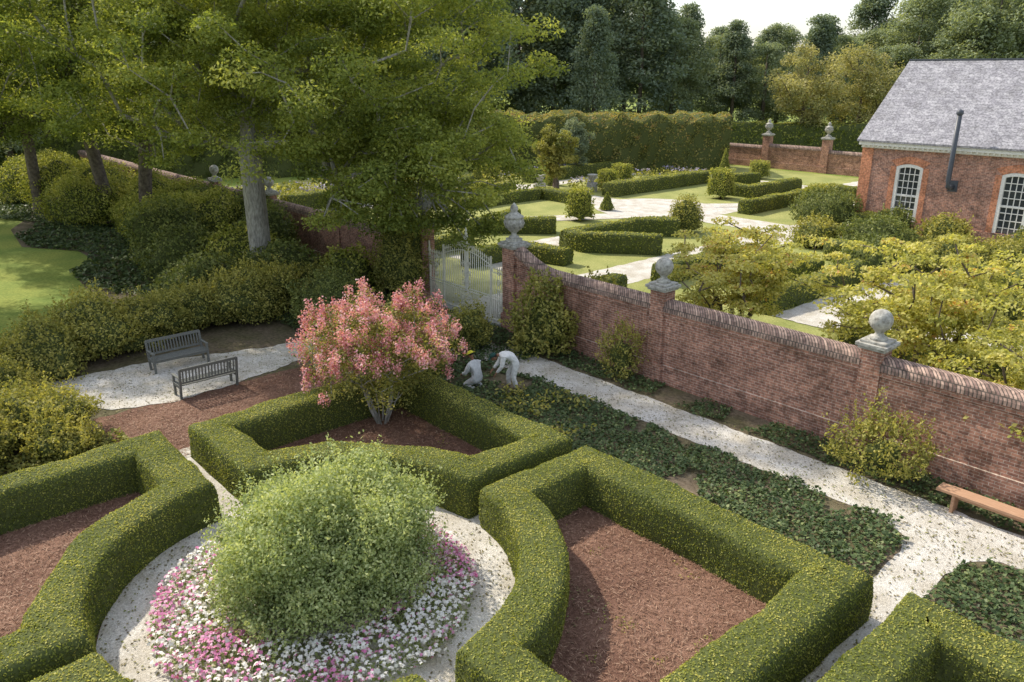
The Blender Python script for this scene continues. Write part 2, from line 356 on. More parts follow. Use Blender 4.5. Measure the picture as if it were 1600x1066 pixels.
sheet("ring",circ(OU,OV,3.62),.015,M_gravel,parent=gp)
sheet("seam_u",rect(-18.6,-5,5.15,5.75),.017,M_gravel,parent=gp)
sheet("seam_v",rect(-11.65,-11.2,-1.5,12.4),.019,M_gravel,parent=gp)
sheet("sitting_place",[(-26.2,3.6),(-24.3,4.2),(-22.7,5.2),(-22.15,6.6),(-22.3,8.3),(-22.7,10.2),(-23.2,12),(-23.4,15.2),(-24.6,15.4),(-24.8,11),(-25.4,9.0),(-26.0,7.5)],.021,M_gravel,parent=gp,jit=.07)
sheet("side_walk",rect(-18.95,-18.45,3.5,6.3),.023,M_gravel,parent=gp,jit=.04)
# ================================================================ PARTERRE
def parterre(name,su,sv,seed):
    gu,gv,hw=.22,.33,.42;R=4.05
    Eu=6.9-hw;Ev=6.72-hw
    a0=math.asin((gv+hw)/R);a1=math.pi/2-math.asin((gu+hw)/R)
    pts=[(Eu,gv+hw),(Eu,Ev),(gu+hw,Ev)];n=16
    pts+=[(R*math.cos(a1+(a0-a1)*i/n),R*math.sin(a1+(a0-a1)*i/n)) for i in range(n+1)]
    pts=[(OU+su*p[0],OV+sv*p[1]) for p in pts]
    if su*sv<0: pts=pts[::-1]
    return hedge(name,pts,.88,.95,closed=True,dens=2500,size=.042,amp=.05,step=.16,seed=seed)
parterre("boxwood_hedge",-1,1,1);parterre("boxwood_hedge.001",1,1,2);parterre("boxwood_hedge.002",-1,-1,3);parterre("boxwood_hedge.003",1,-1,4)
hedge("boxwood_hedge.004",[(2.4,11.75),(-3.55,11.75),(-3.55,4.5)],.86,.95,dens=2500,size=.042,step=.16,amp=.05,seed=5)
sheet("mulch_bed.004",rect(-3.4,3,4,11.6),.009,M_mulch)
def scat(poly_rects,dens,exclude=None):
    P=[]
    for (a,b,c,d) in poly_rects:
        n=int((b-a)*(d-c)*dens);P.append(np.stack([a+(b-a)*rng.random(n),c+(d-c)*rng.random(n),np.zeros(n)],1))
    P=np.concatenate(P)
    if exclude is not None: P=P[exclude(P)]
    return P
ring_out=lambda P: np.hypot(P[:,0]-OU,P[:,1]-OV)>4.3
P=scat([(-17.8,-11.8,6,11.8),(-11.1,-5,6,11.8),(-17.8,-11.8,-1,5),(-22.2,-18.5,4.8,12.4)],480,ring_out);P[:,2]=.018+rng.random(len(P))*.03
leaves("pine_straw",P,np.tile([0,0,1.],(len(P),1)),.10,M_straw,spread=.35,asp=.12,vs=.25,vb=.45,clump=1.2)
P=scat([(-22,8,15.5,17.3),(-5.2,-4.0,-3,16),(-26,-22,4,11),(-15.2,-7.7,1.7,9.2)],60);P[:,2]=.029
leaves("fallen_leaves",P,np.tile([0,0,1.],(len(P),1)),.055,M_debris,spread=.2,vs=.3)
P=scat([(-17.6,-11.9,6,11.8),(-11.1,-5,6,11.8)],3,lambda P:ring_out(P)&(lump(P,2,2)>.1));P[:,2]=.04
P=np.repeat(P,14,0)+rng.normal(size=(len(P)*14,3))*np.array([.09,.09,.015]);P[:,2]=np.maximum(P[:,2],.03)
leaves("bed_weeds",P,np.tile([0,0,1.],(len(P),1)),.05,M_shrub,spread=.8,vs=.25)
def ivy(name,rects,dens,size=.085,h=.16,excl=None,mat=None,seed=0):
    P=scat(rects,dens,excl);hz=.5+.5*np.clip(lump(P,2.3,seed),-1,1);P[:,2]=.03+hz*h*(.4+.6*rng.random(len(P)))
    return leaves(name,P,np.tile([0,0,1.],(len(P),1)),size,mat or M_ivy,spread=.5,asp=.85,vb=.42,clump=2.2,seed=seed)
ivy("ivy_ground_cover",[(-17.8,-5.1,12.35,15.8)],460,excl=lambda P:(lump(P,1.7,9)+.3*lump(P,6,3)>-.56)&~((P[:,0]>-5.5)&(P[:,1]>15.2))&(P[:,1]<15.66+.1*np.sin(P[:,0]*3)+.05*np.sin(P[:,0]*11)),seed=1)
ivy("ivy_ground_cover.001",[(-4.1,4,12.35,15.85)],440,excl=lambda P:~((P[:,0]<-3.8)&(P[:,1]>15.3))&(P[:,1]<15.75+.1*np.sin(P[:,0]*4)),seed=2)
ivy("ivy_ground_cover.002",[(-19,6,17.0,18.2)],330,excl=lambda P:(lump(P,1.1,4)>-.25)&(P[:,1]>17.15+.1*np.sin(P[:,0]*5)),seed=3)
ivy("ivy_ground_cover.003",[(-31.2,-18,12.3,18.1)],200,size=.11,h=.25,excl=lambda P:~((abs(P[:,0]+23.3)<.6)&(P[:,1]>15)),seed=4)
ivy("ivy_ground_cover.004",[(-75,-33,8.5,18.1)],90,size=.18,h=.3,excl=lambda P:P[:,1]>9.1+1.2*np.sin(P[:,0]*.55+1)-.4*(P[:,0]>-36),seed=5)
ivy("ivy_ground_cover.005",[(-21,-18.9,1,4.9)],360,size=.1,h=.35,mat=M_shrub,seed=6)
P=scat([(-16.2,-12.6,12.6,15.2)],130,lambda P:lump(P,2.5,3)>.1);P[:,2]=.15+rng.random(len(P))*.3
leaves("cut_branches",P,np.tile([0,0,1.],(len(P),1)),.12,M_shrub,spread=1.1,vs=.3)
# ================================================================ CENTRAL BED
shrub("round_shrub",OU+.15,OV+.15,1.72,2.15,M_cent,size=.07,dens=2100,seed=14,spiky=1100,amp=.34,core=.6,fluff=.5,sl=.5)
n=9000;a=rng.random(n)*6.283;rr=1.35+1.45*rng.random(n)**.8
P=np.stack([OU+rr*np.cos(a),OV+rr*np.sin(a),.05+.22*np.sqrt(np.clip(1-((rr-2.05)/.85)**2,0,1))*rng.random(n)],1)
bed=leaves("flower_bed",P,np.tile([0,0,1.],(n,1)),.08,M_cent,spread=.8,vb=.3)
def blooms(name,P,r,mat,parent,tilt=.5,garden=True,vs=.25):
    n=len(P);nn=unit(np.array([0,0,1.])+rng.normal(size=(n,3))*tilt);t=unit(np.cross(nn,rng.normal(size=(n,3))));b=np.cross(nn,t)
    R=r*(.75+.5*rng.random(n));k=10;V=np.empty((n,k,3))
    for j in range(k):
        q=2*np.pi*j/k;rad=(R if j%2==0 else R*.62)[:,None];V[:,j]=P+rad*(math.cos(q)*t+math.sin(q)*b)+nn*(.012 if j%2 else 0)
    var=np.clip(.5+rng.normal(size=n)*vs,0,1)
    return mesh_np(name,V.reshape(-1,3),np.arange(n*k).reshape(n,k),mat,parent,garden,var=np.repeat(var,k))
n=5200;a=rng.random(n)*6.283;rr=1.4+1.45*rng.random(n)**.7;rr*=1+.02*np.sin(a*7)
P=np.stack([OU+rr*np.cos(a),OV+rr*np.sin(a),.08+.24*np.sqrt(np.clip(1-((rr-2.05)/.85)**2,0,1))+rng.random(n)*.08],1)
isp=(lump(P,2.2,5)+rng.normal(size=n)*.5)>.25
blooms("white_flowers",P[~isp],.040,M_white,bed);blooms("pink_flowers",P[isp],.037,M_pinkfl,bed)
# ================================================================ BRICK WALL
WV=18.5
def wall_run(name,u0,u1,hf,v=WV,th=.36,seed=0):
    e=empty(name);m=MB();k=max(2,int(abs(u1-u0)/.2));us=[u0+(u1-u0)*i/k for i in range(k+1)]
    vs=[];
    for u in us:
        z=hf(u);vs+=[(u,v-th/2,0),(u,v-th/2,z),(u,v+th/2,z),(u,v+th/2,0)]
    fs=[]
    for i in range(k):
        for j in range(3): fs.append((i*4+j,i*4+j+1,i*4+4+j+1,i*4+4+j))
    fs+=[(3,2,1,0),tuple(k*4+j for j in range(4))]
    m.add(vs,fs);m.obj("brickwork",M_brick,e)
    m=MB();m.box(((u0+u1)/2,v,.3),(abs(u1-u0)-.01,th+.09,.6));m.obj("plinth",M_brick,e)
    for nm,prof,mt in (("string_course",[(-.235,-.26),(-.235,-.14),(.235,-.14),(.235,-.26)],M_brick),("coping",[(-.21,-.13),(-.275,-.125),(-.275,-.02),(-.22,.10),(-.10,.19),(.10,.19),(.22,.10),(.275,-.02),(.275,-.125),(.21,-.13)],M_cap)):
        m=MB();vs=[];fs=[];p=len(prof)
        for i,u in enumerate(us):
            z=hf(u);vs+=[(u,v+a,z+b) for a,b in prof]
        for i in range(k):
            for j in range(p): fs.append((i*p+j,i*p+(j+1)%p,(i+1)*p+(j+1)%p,(i+1)*p+j))
        fs+=[tuple(range(p)),tuple(k*p+j for j in range(p-1,-1,-1))]
        m.add(vs,fs);m.obj(nm,mt,e)
    return e
def pier(name,u,v,h,w,kind,dark=False):
    e=empty(name);m=MB();m.box((u,v,h/2),(w,w,h));m.box((u,v,.31),(w+.1,w+.1,.62));m.obj("shaft",M_brick,e,bevel=.006)
    m=MB();m.box((u,v,h+.035),(w+.14,w+.14,.07));m.box((u,v,h+.115),(w+.24,w+.24,.09));m.box((u,v,h+.19),(w+.1,w+.1,.06));m.obj("stone_cap",M_stone,e,bevel=.015)
    m=MB();z=h+.22
    if kind=="ball":
        pr=[(.20,0),(.20,.06),(.13,.10),(.09,.16),(.13,.22)]
        for i in range(1,14):
            t=-math.pi/2+math.pi*i/14;
            if math.cos(t)*.27>.12 or t>0: pr.append((.27*math.cos(t),.22+.25+.27*math.sin(t)))
        pr.append((.01,.22+.52));m.lathe((u,v,z),pr,28)
    else:
        m.box((u,v,z+.06),(.42,.42,.12))
        pr=[(.19,.12),(.19,.17),(.10,.22),(.09,.30),(.16,.36),(.27,.46),(.33,.60),(.34,.72),(.29,.80),(.34,.84),(.34,.89),(.24,.95),(.14,1.02),(.11,1.06),(.15,1.12),(.13,1.22),(.05,1.32),(.01,1.36)]
        m.lathe((u,v,z),pr,28)
        for q in range(10):
            a=q*math.pi/5;m.tube([(u+.30*math.cos(a),v+.30*math.sin(a),z+.50),(u+.355*math.cos(a),v+.355*math.sin(a),z+.66),(u+.31*math.cos(a),v+.31*math.sin(a),z+.78)],.03,6)
    m.obj("finial",M_stone,e)
    return e
def ramp_h(u):
    d=abs(u+20.55)
    return 2.4+ (.62*(1-math.sin(min(1,d/2.0)*math.pi/2)) if d<2 else 0)
wall_run("brick_wall",-20.55,-14.4,ramp_h)
wall_run("brick_wall.001",-13.9,-7.95,lambda u:2.4)
wall_run("brick_wall.002",-7.45,-.9,lambda u:2.35)
wall_run("brick_wall.003",-.4,8,lambda u:2.35)
wall_run("brick_wall.004",-32.75,-26.6,lambda u:2.4)
wall_run("brick_wall.005",-40.0,-33.25,lambda u:2.4)
wall_run("brick_wall.006",-47.25,-40.5,lambda u:2.4)
wall_run("brick_wall.007",-90,-47.75,lambda u:2.4)
pier("brick_pier",-20.8,WV,3.05,.6,"urn");pier("brick_pier.001",-14.15,WV,2.85,.52,"ball");pier("brick_pier.002",-7.7,WV,2.7,.52,"ball");pier("brick_pier.003",-.65,WV,2.8,.52,"ball")
pier("brick_pier.004",-26.3,WV,3.05,.6,"urn");pier("brick_pier.005",-33,WV,2.75,.52,"ball");pier("brick_pier.006",-40.25,WV,2.75,.52,"ball");pier("brick_pier.007",-47.5,WV,2.75,.52,"ball")
# ================================================================ GATE
def gate():
    e=empty("wrought_iron_gate");m=MB();u0,u1=-25.98,-21.12;v=WV
    span=u1-u0;mid=(u0+u1)/2
    def top(u):
        d=abs(u-mid)/(span/2);return 2.25+.35*max(0,math.cos(d*math.pi/2*1.6)) if d<.62 else 2.05
    n=int(span/.12)
    for i in range(n+1):
        u=u0+span*i/n;z=top(u);m.tube([(u,v,.12),(u,v,z)],.016,6);m.lathe((u,v,z),[(.016,0),(.035,.04),(.022,.08),(.002,.17)],6)
    for i in range(n):
        u=u0+span*(i+.5)/n;m.tube([(u,v,.12),(u,v,.85)],.011,5)
    for z in (.14,.9,1.0): m.box((mid,v,z),(span,.04,.035))
    m.tube([(u0+span*i/40,v,top(u0+span*i/40)-.12) for i in range(41)],.018,6)
    for u in (u0+.02,u0+span*.20,mid-.03,mid+.03,u1-span*.20,u1-.02): m.box((u,v+.003,1.25),(.06,.06,2.5))
    def scroll(cu,cz,r,s=1,ph=0):
        p=[]
        for i in range(26):
            t=i/25*3.6*math.pi;q=r*(1-i/30);p.append((cu+s*q*math.cos(t+ph),v-.02,cz+q*math.sin(t+ph)))
        m.tube(p,.016,5)
    for cu in (u0+span*.10,mid-.18,mid+.18,u1-span*.10):
        for z in (.35,.65,1.25,1.6,1.95): scroll(cu,z,.12,1 if cu<mid else -1,z*3)
    for k in range(5): scroll(mid+(k-2)*.22,2.75-.06*abs(k-2),.13,1 if k<2 else -1,k)
    scroll(mid,3.0,.14);m.lathe((mid,v,3.05),[(.02,0),(.06,.08),(.03,.14),(.05,.2),(.004,.34)],8)
    m.obj("ironwork",M_iron,e)
    m=MB();m.box((mid,v,.05),(span,.5,.1));m.obj("threshold",M_stone,e)
gate()
# ================================================================ BRICK HOUSE
def house():
    e=empty("brick_house");u0,u1,v0,v1,H=-22.4,14.,47.6,57.6,4.75
    wins=[-19.55,-14.0,-8.4,-2.8,2.8,8.4];ww,wb,wt=1.5,.62,3.75
    m=MB()
    xs=[u0]+sum([[c-ww/2,c+ww/2] for c in wins],[])+[u1]
    for i in range(0,len(xs),2):
        a,b=xs[i],xs[i+1];m.box(((a+b)/2,v0+.2,H/2),(b-a,.4,H))
    for c in wins:
        m.box((c,v0+.2,wb/2),(ww,.4,wb));m.box((c,v0+.2,(H+wt+.22)/2),(ww,.4,H-wt-.22))
    m.box((u0+.2,(v0+v1)/2+.2,H/2),(.4,v1-v0-.4,H));m.box((u1-.2,(v0+v1)/2+.2,H/2),(.4,v1-v0-.4,H));m.box(((u0+u1)/2,v1+.2,H/2),(u1-u0,.4,H))
    for uu in (u0+.2,u1-.2):
        vs=[(uu-.18,v0+.2,H),(uu-.18,v1,H),(uu-.18,(v0+v1)/2,H+4.4),(uu+.18,v0+.2,H),(uu+.18,v1,H),(uu+.18,(v0+v1)/2,H+4.4)]
        m.add(vs,[(0,1,2),(3,5,4),(0,2,5,3),(1,4,5,2)])
    m.obj("walls",M_bbrick,e)
    m=MB();m.box(((u0+u1)/2,v0+.15,.35),(u1-u0+.16,.44,.7));m.box((u0+.15,(v0+v1)/2+.2,.35),(.46,v1-v0-.1,.7));m.obj("water_table",M_bbrick,e)
    m=MB();m.box((u0+.3,v0+.19,H/2+.3),(.66,.44,H-.72));
    m.box((u0+.19,v0+.75,H/2+.3),(.44,.66,H-.72))
    for c in wins:
        for s in(-1,1): m.box((c+s*(ww/2+.16),v0+.193,(wb+wt)/2),(.32,.43,wt-wb))
        k=12;vs=[];
        for i in range(k+1):
            t=-1+2*i/k;z=wt+.18*(1-t*t);vs+=[(c+t*ww/2,v0-.021,z),(c+t*(ww/2+.35),v0-.021,z+.42-.1*abs(t)),(c+t*ww/2,v0+.05,z),(c+t*(ww/2+.35),v0+.05,z+.42-.1*abs(t))]
        fs=[]
        for i in range(k):
            b=i*4;fs+=[(b,b+4,b+5,b+1),(b+1,b+5,b+7,b+3),(b,b+2,b+6,b+4)]
        m.add(vs,fs)
    m.obj("rubbed_brick_trim",M_quoin,e)
    for c in wins:
        w=MB();zc=(wb+wt)/2
        for s in(-1,1): w.box((c+s*(ww/2-.09),v0+.06,zc),(.18,.14,wt-wb-.02))
        w.box((c,v0+.03,wb+.03),(ww+.1,.2,.08));w.box((c,v0+.07,zc-.05),(ww-.36,.08,.09))
        k=14;vs=[]
        for i in range(k+1):
            t=-1+2*i/k;z=wt+.17*(1-t*t);vs+=[(c+t*(ww/2-.005),v0-.005,z-.18),(c+t*(ww/2-.005),v0-.005,z),(c+t*(ww/2-.005),v0+.13,z-.18),(c+t*(ww/2-.005),v0+.13,z)]
        fs=[]
        for i in range(k):
            b=i*4;fs+=[(b,b+4,b+5,b+1),(b+1,b+5,b+7,b+3),(b,b+2,b+6,b+4)]
        w.add(vs,fs)
        for i in range(1,4): w.box((c-ww/2+.18+(ww-.36)*i/4,v0+.085,zc),(.045,.03,wt-wb-.05))
        for i in range(1,8): w.box((c,v0+.087,wb+(wt-wb)*i/8),(ww-.36,.03,.045))
        w.obj("window_frame",M_whitep,e)
        w=MB();w.box((c,v0+.16,(wb+wt+.15)/2),(ww,.03,wt-wb+.15));w.obj("window_pane",M_glass,e)
    m=MB();m.box(((u0+u1)/2,v0-.08,H+.02),(u1-u0+.1,.18,.14));m.box(((u0+u1)/2,v0-.16,H+.2),(u1-u0+.3,.34,.18))
    n=int((u1-u0)/.28)
    for i in range(n): m.box((u0+.14+i*.28,v0-.21,H+.06),(.12,.14,.09))
    m.obj("cornice",M_whitep,e)
    vm=(v0+v1)/2+.1;zr=H+4.75;ze=H+.30;ov=.42
    m=MB()
    for s,va in ((-1,v0-ov),(1,v1+ov+.2)):
        vs=[(u0-.25,va,ze),(u1+.25,va,ze),(u1+.25,vm,zr),(u0-.25,vm,zr)];vs+=[(x,y,z+.1) for x,y,z in vs]
        m.add(vs,[(0,3,2,1),(4,5,6,7),(0,1,5,4),(2,3,7,6),(0,4,7,3),(1,2,6,5)])
    m.obj("slate_roof",M_slate,e)
    m=MB();m.box(((u0+u1)/2,vm,zr+.1),(u1-u0+.5,.22,.08));m.obj("ridge",M_pipe,e)
    m=MB();pu=-17.1
    m.tube([(pu,v0+.1,2.9),(pu,v0-.55,2.9),(pu,v0-.75,3.0),(pu,v0-.78,3.3),(pu,v0-.78,6.8)],.13,12);m.lathe((pu,v0-.78,6.75),[(.14,0),(.18,.05),(.18,.2),(.02,.3)],14);m.box((pu,v0-.02,2.95),(.5,.08,.6));m.obj("flue_pipe",M_pipe,e)
house()
# ================================================================ FAR GARDEN
sheet("lawn",rect(-64,-6,19,70),.004,M_lawn)
fg=empty("far_gravel_path")
def strip(nm,a,b,c,d,z): sheet(nm,rect(a,b,c,d),z,M_gravel,parent=fg,jit=.06)
strip("axis",-24.9,-22.3,18.8,68,.010);strip("axis2",-32.0,-30.0,24,70,.012);strip("axis3",-49.2,-47.4,22,68,.014)
strip("cross1",-60,-10,41.8,44.8,.016);strip("cross2",-31,-4,24.0,26.0,.018);strip("cross3",-60,-24,60,62,.020)
sheet("junction",circ(-34.6,43.8,4.2,40),.022,M_gravel,parent=fg)
sheet("court",rect(-15.2,-5,27.3,30.6),.024,M_gravel,parent=fg);strip("court_walk",-15.4,-13.2,27,46,.026)
sheet("diag",[(-40,31),(-38.4,30.2),(-31.6,42),(-33.4,42.8)],.028,M_gravel,parent=fg)
sheet("diag2",[(-34,47),(-33.0,45.6),(-25.3,56),(-26.5,56.6)],.030,M_gravel,parent=fg)
FH=[([(-25.2,32.6),(-28.3,30.2),(-29.3,30.2),(-29.3,35.5),(-27.6,37.2)],.9,1.0),
 ([(-26.6,27.2),(-29.6,26.6),(-29.6,23.2)],.8,.8),([(-32.8,32.4),(-35.8,29.3),(-36.8,32.8)],.9,.9),([(-33,26.2),(-33,23),(-37,23)],.8,.8),
 ([(-21.4,25.0),(-21.4,22.0),(-18,22.0)],.9,.9),([(-21.4,27.6),(-21.4,33.5),(-17,33.5)],.8,.9),([(-15.9,27),(-15.9,36)],.8,.9),
 ([(-40.4,45.4),(-40.4,57.5)],1.3,1.0),([(-36.5,53),(-33,53),(-33,59.5)],.9,.9),([(-29.2,46.2),(-29.2,58),(-26,58)],.9,.9),([(-38.6,57),(-36.8,60)],.9,.9),
 ([(-43,33),(-43,41),(-39,41)],.9,.8),([(-46.3,30),(-46.3,41)],.9,.9),([(-50.2,46),(-50.2,60)],1.0,1.0),([(-50.2,24),(-50.2,40)],1.2,1.1),([(-21.3,46),(-21.3,60)],.9,1.),
 ([(-44.5,24),(-38,24),(-38,27.5)],.8,.8),([(-12.3,31.5),(-12.3,38),(-8,38)],.9,.9),([(-12,26),(-6,26)],.8,.8),([(-19,38),(-14.5,38)],.9,1.),([(-54,20.5),(-40,20.5)],1.2,1.2)]
for i,(p,w,h) in enumerate(FH):
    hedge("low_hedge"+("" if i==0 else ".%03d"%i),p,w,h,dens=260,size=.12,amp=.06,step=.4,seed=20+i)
def topiary(nm,u,v,w,h):
    shrub(nm,u,v,w*.5,h*.98,M_hedge,size=.10,dens=420,seed=int(abs(u*7)),z0=.15,amp=.05)
    o=bpy.data.objects[nm]
    for ob in [o]+list(o.children):   # clip the ball into a squared block
        me=ob.data;c=np.empty(len(me.vertices)*3,dtype=np.float32);me.vertices.foreach_get("co",c);c=c.reshape(-1,3)
        d=c[:,:2]-np.array([u,v]);rr=np.linalg.norm(d,axis=1)+1e-6;zc=.15+h*.42;q=(c[:,2]-zc)/(h*.62)
        m_=np.maximum(np.abs(d).max(axis=1)/(w*.5),np.abs(q));L=np.sqrt((rr/(w*.5))**2+q**2)
        f=np.clip((L/np.maximum(m_,1e-6))**.75,1,1.6);c[:,:2]=np.array([u,v])+d*f[:,None];c[:,2]=np.maximum(.12,zc+(c[:,2]-zc)*f)
        me.vertices.foreach_set("co",c.ravel());me.update()
    m=MB();m.tube([(u,v,0),(u,v,.5)],.08,7);m.obj("trunk",M_barkd,o)
for i,(u,v,w,h) in enumerate([(-34.7,36.4,1.4,1.9),(-34.2,50.9,1.6,2.0),(-26.6,51,1.8,1.6),(-45,52.2,1.5,1.4),(-43,48.2,1.4,1.4),(-38.6,63,1.4,1.4),(-52.5,44,1.4,1.3),(-45,37,1.3,1.3)]):
    topiary("topiary_block"+("" if i==0 else ".%03d"%i),u,v,w,h)
def cone(nm,u,v,r,h):
    n=int(1400*h*r);t=rng.random(n)**.6;a=rng.random(n)*6.283;rr=r*(t*.95+.05)*(1+.07*rng.normal(size=n))
    m=MB();m.lathe((u,v,0),[(r*.85,.1),(r*.85,.3),(.03,h*.95)],14);o=m.obj(nm,M_hcore)
    P=np.stack([u+rr*np.cos(a),v+rr*np.sin(a),.1+h*(1-t)],1);leaves("foliage",P,np.stack([np.cos(a),np.sin(a),.5+0*a],1),.1,M_hedge,parent=o,vb=.45)
for i,(u,v,r_,h_) in enumerate([(-47.6,46.5,.6,2.2),(-51.8,42,.6,2.0),(-41.5,62,.6,2.4),(-36.2,40.6,.5,1.2)]): cone("cone_topiary"+("" if i==0 else ".%03d"%i),u,v,r_,h_)
shrub("round_topiary",-27.9,38.2,.95,2.1,M_shrub,size=.12,dens=260,seed=31,amp=.08)
shrub("round_topiary.001",-23.3,46,1.9,2.2,M_shrubd,size=.14,dens=200,seed=32)
for i,(u,v) in enumerate([(-45.3,43.0),(-42.9,46.3),(-48,37)]):
    m=MB();m.box((u,v,.35),(.6,.6,.7));m.lathe((u,v,.7),[(.16,0),(.10,.1),(.25,.25),(.36,.55),(.42,.62),(.38,.64)],18);m.obj("stone_urn"+("" if i==0 else ".%03d"%i),M_stone,bevel=0)
def border(nm,rects,seed):
    P=scat(rects,26);P[:,2]=.1+.6*rng.random(len(P));o=leaves(nm,P,np.tile([0,0,1.],(len(P),1)),.26,M_shrub,spread=1,vb=.45,clump=1.2,seed=seed)
    Q=scat(rects,9,lambda P:lump(P,.9,seed)>0);Q[:,2]=.6+.25*rng.random(len(Q));leaves("lavender_bloom",Q,np.tile([0,0,1.],(len(Q),1)),.2,M_lav,spread=1,parent=o,asp=.8)
    Q=scat(rects,5,lambda P:lump(P,.9,seed)<-.3);Q[:,2]=.6+.2*rng.random(len(Q));leaves("pale_bloom",Q,np.tile([0,0,1.],(len(Q),1)),.2,M_dog,spread=1,parent=o,asp=.8)
border("flower_border",[(-53.5,-50.8,42,62)],1);border("flower_border.001",[(-46,-41.2,46,49.5),(-46,-41.2,54,60)],2);border("flower_border.002",[(-49,-36,21,23)],3);border("flower_border.003",[(-60,-52,22,40)],4)
m=MB();m.box((-13,33.5,.45),(.5,2.2,.1));m.box((-13,32.7,.2),(.36,.25,.4));m.box((-13,34.3,.2),(.36,.25,.4));m.obj("stone_bench",M_stone,bevel=.02)
ua,va=toUV(-14,80);ub,vb_=toUV(20,77.5)
hedge("tall_hornbeam_hedge",[(ua,va),(ub,vb_)],6.5,5.0,dens=90,size=.24,mat=M_rust,amp=.6,step=.8,seed=60)
ua,va=toUV(-75,66);ub,vb_=toUV(-14,76)
hedge("woodland_understory",[(ua,va),(ub,vb_)],6,5.5,dens=40,size=.35,mat=M_oakd,amp=1.3,step=1.2,seed=62)
wall_run("brick_wall.008",-60,-43.2,lambda u:1.9,v=71);wall_run("brick_wall.009",-42.6,-37.1,lambda u:2.1,v=71);wall_run("brick_wall.010",-36.5,-5,lambda u:1.9,v=71)
pier("brick_pier.008",-42.9,71,3.0,.7,"urn");pier("brick_pier.009",-36.8,71,3.0,.7,"urn")
ua,va=toUV(24,100);ub,vb_=toUV(60,92)
hedge("boundary_hedge",[(ua,va),(ub,vb_)],3,3.0,dens=40,size=.35,amp=.3,step=1.2,seed=61)
# ================================================================ BENCHES
def slat_bench(name,u,v,face):
    m=MB();L=1.75;f=face
    for s in(-1,1):
        y=v+s*(L/2-.04)
        m.box((u+f*.24,y,.32),(.065,.065,.64));R=Matrix.Rotation(-f*.16,3,'Y');m.box((u-f*.27,y,.47),(.065,.065,.97),rot=R)
        m.box((u,y,.655),(.60,.07,.035));m.box((u,y,.37),(.5,.045,.07))
    for i in range(5): m.box((u+f*(-.2+.11*i),v,.43),(.085,L,.025))
    m.box((u+f*.25,v,.385),(.03,L-.12,.07))
    R=Matrix.Rotation(-f*.16,3,'Y')
    def bp(z): return u-f*(.27+(z-.47)*.16)
    m.box((bp(.93),v,.93),(.045,L-.06,.09),rot=R);m.box((bp(.52),v,.52),(.045,L-.14,.06),rot=R)
    n=17
    for i in range(n): m.box((bp(.72),v-L/2+.13+(L-.26)*i/(n-1),.72),(.02,.042,.36),rot=R)
    return m.obj(name,M_wood,bevel=.004)
slat_bench("garden_bench",-25.0,7.9,1);slat_bench("garden_bench.001",-22.4,7.75,-1)
m=MB();m.box((-4.2,17.12,.46),(2.3,.36,.06))
for x in (-5.0,-3.4): m.box((x,17.12,.215),(.06,.30,.43))
m.box((-4.2,17.12,.36),(1.6,.04,.10));m.obj("wooden_bench",M_tan,bevel=.006)
# ================================================================ SHRUBS NEAR
SH=[("camellia_shrub",-18.3,17.75,1.05,2.1,M_shrub,.13,230,.6),("camellia_shrub.001",-15.2,18.0,.7,1.6,M_shrub,.08,220,.5),("camellia_shrub.002",-6.8,17.55,.95,1.6,M_shrub,.085,260,.35),
("shrub",-21.8,12.9,1.0,1.7,M_shrub,.09,350,.8),("shrub.001",-21.3,14.3,1.0,1.6,M_shrubd,.09,350,.8),("shrub.002",-20.2,15.9,.8,1.5,M_shrub,.09,350,.8),("shrub.003",-19.3,13.4,.8,1.2,M_shrubd,.09,350,.8),("shrub.004",-26.6,17.6,1.1,4.0,M_shrub,.11,260,.75),
("shrub.005",-25.3,13.6,1.3,1.8,M_shrubd,.1,300,.8)]
for i,(n_,u,v,r,h,mt,sz,dn,co_) in enumerate(SH): shrub(n_,u,v,r,h,mt,size=sz,dens=dn,seed=40+i,spiky=80,amp=.4,core=co_,sl=.5)
k=0
for i in range(11):
    v=-2.5+1.75*i;lo=v<5.5
    shrub("informal_shrub_row"+("" if k==0 else ".%03d"%k),(-26.6 if lo else -28.0)-.5*math.sin(i*2.1)-(.08*v),v,1.35 if lo else 1.5,(1.25 if lo else 1.6)+.3*math.sin(i*1.7),M_shrub,size=.10,dens=330,seed=60+i,spiky=120,amp=.36);k+=1
for (u,v,r,h) in [(-21.2,1.6,1.1,1.35),(-20.4,.2,1.0,1.2),(-22.2,3.3,1.1,1.3),(-22.6,.6,1.2,1.6),(-20.0,-1.6,1.1,1.2),(-24.2,1.5,1.2,1.4),(-20.7,3.4,.7,.9),(-24.8,3.0,1.0,1.1)]:
    shrub("informal_shrub_row.%03d"%k,u,v,r,h,M_shrub,size=.085,dens=450,seed=80+k,spiky=140,amp=.38);k+=1
k=0
for (u,v,r,h) in [(-31.5,11.2,1.7,2.0),(-31,14.5,1.6,2.1),(-34.5,14.2,1.8,2.2),(-36.5,12.4,1.7,2.2),(-39,12.6,1.8,3.0),(-40.5,15.2,2.2,3.2),(-36.5,16.3,1.6,2.6),(-43.5,14.5,2.2,2.8),(-48,15.3,2.3,2.6),(-51.5,16.2,2.4,2.9),(-54.5,13.4,2.6,2.7),(-58,15,2.8,3.0),(-62.5,14.2,3,3.2),(-67,13,3,3.2),(-29.0,16.4,1.2,2.0),(-39.5,17.2,1.4,3.0),(-44.3,17.0,1.5,3.0),(-47.8,17.2,1.4,3.1)]:
    shrub("large_boxwood"+("" if k==0 else ".%03d"%k),u,v,r,h,[M_shrubd,M_shrubd,M_hedge][k%3] if (k<7 or k>13) else M_hedge,size=.15,dens=170,seed=100+k,amp=.2);k+=1
k=0
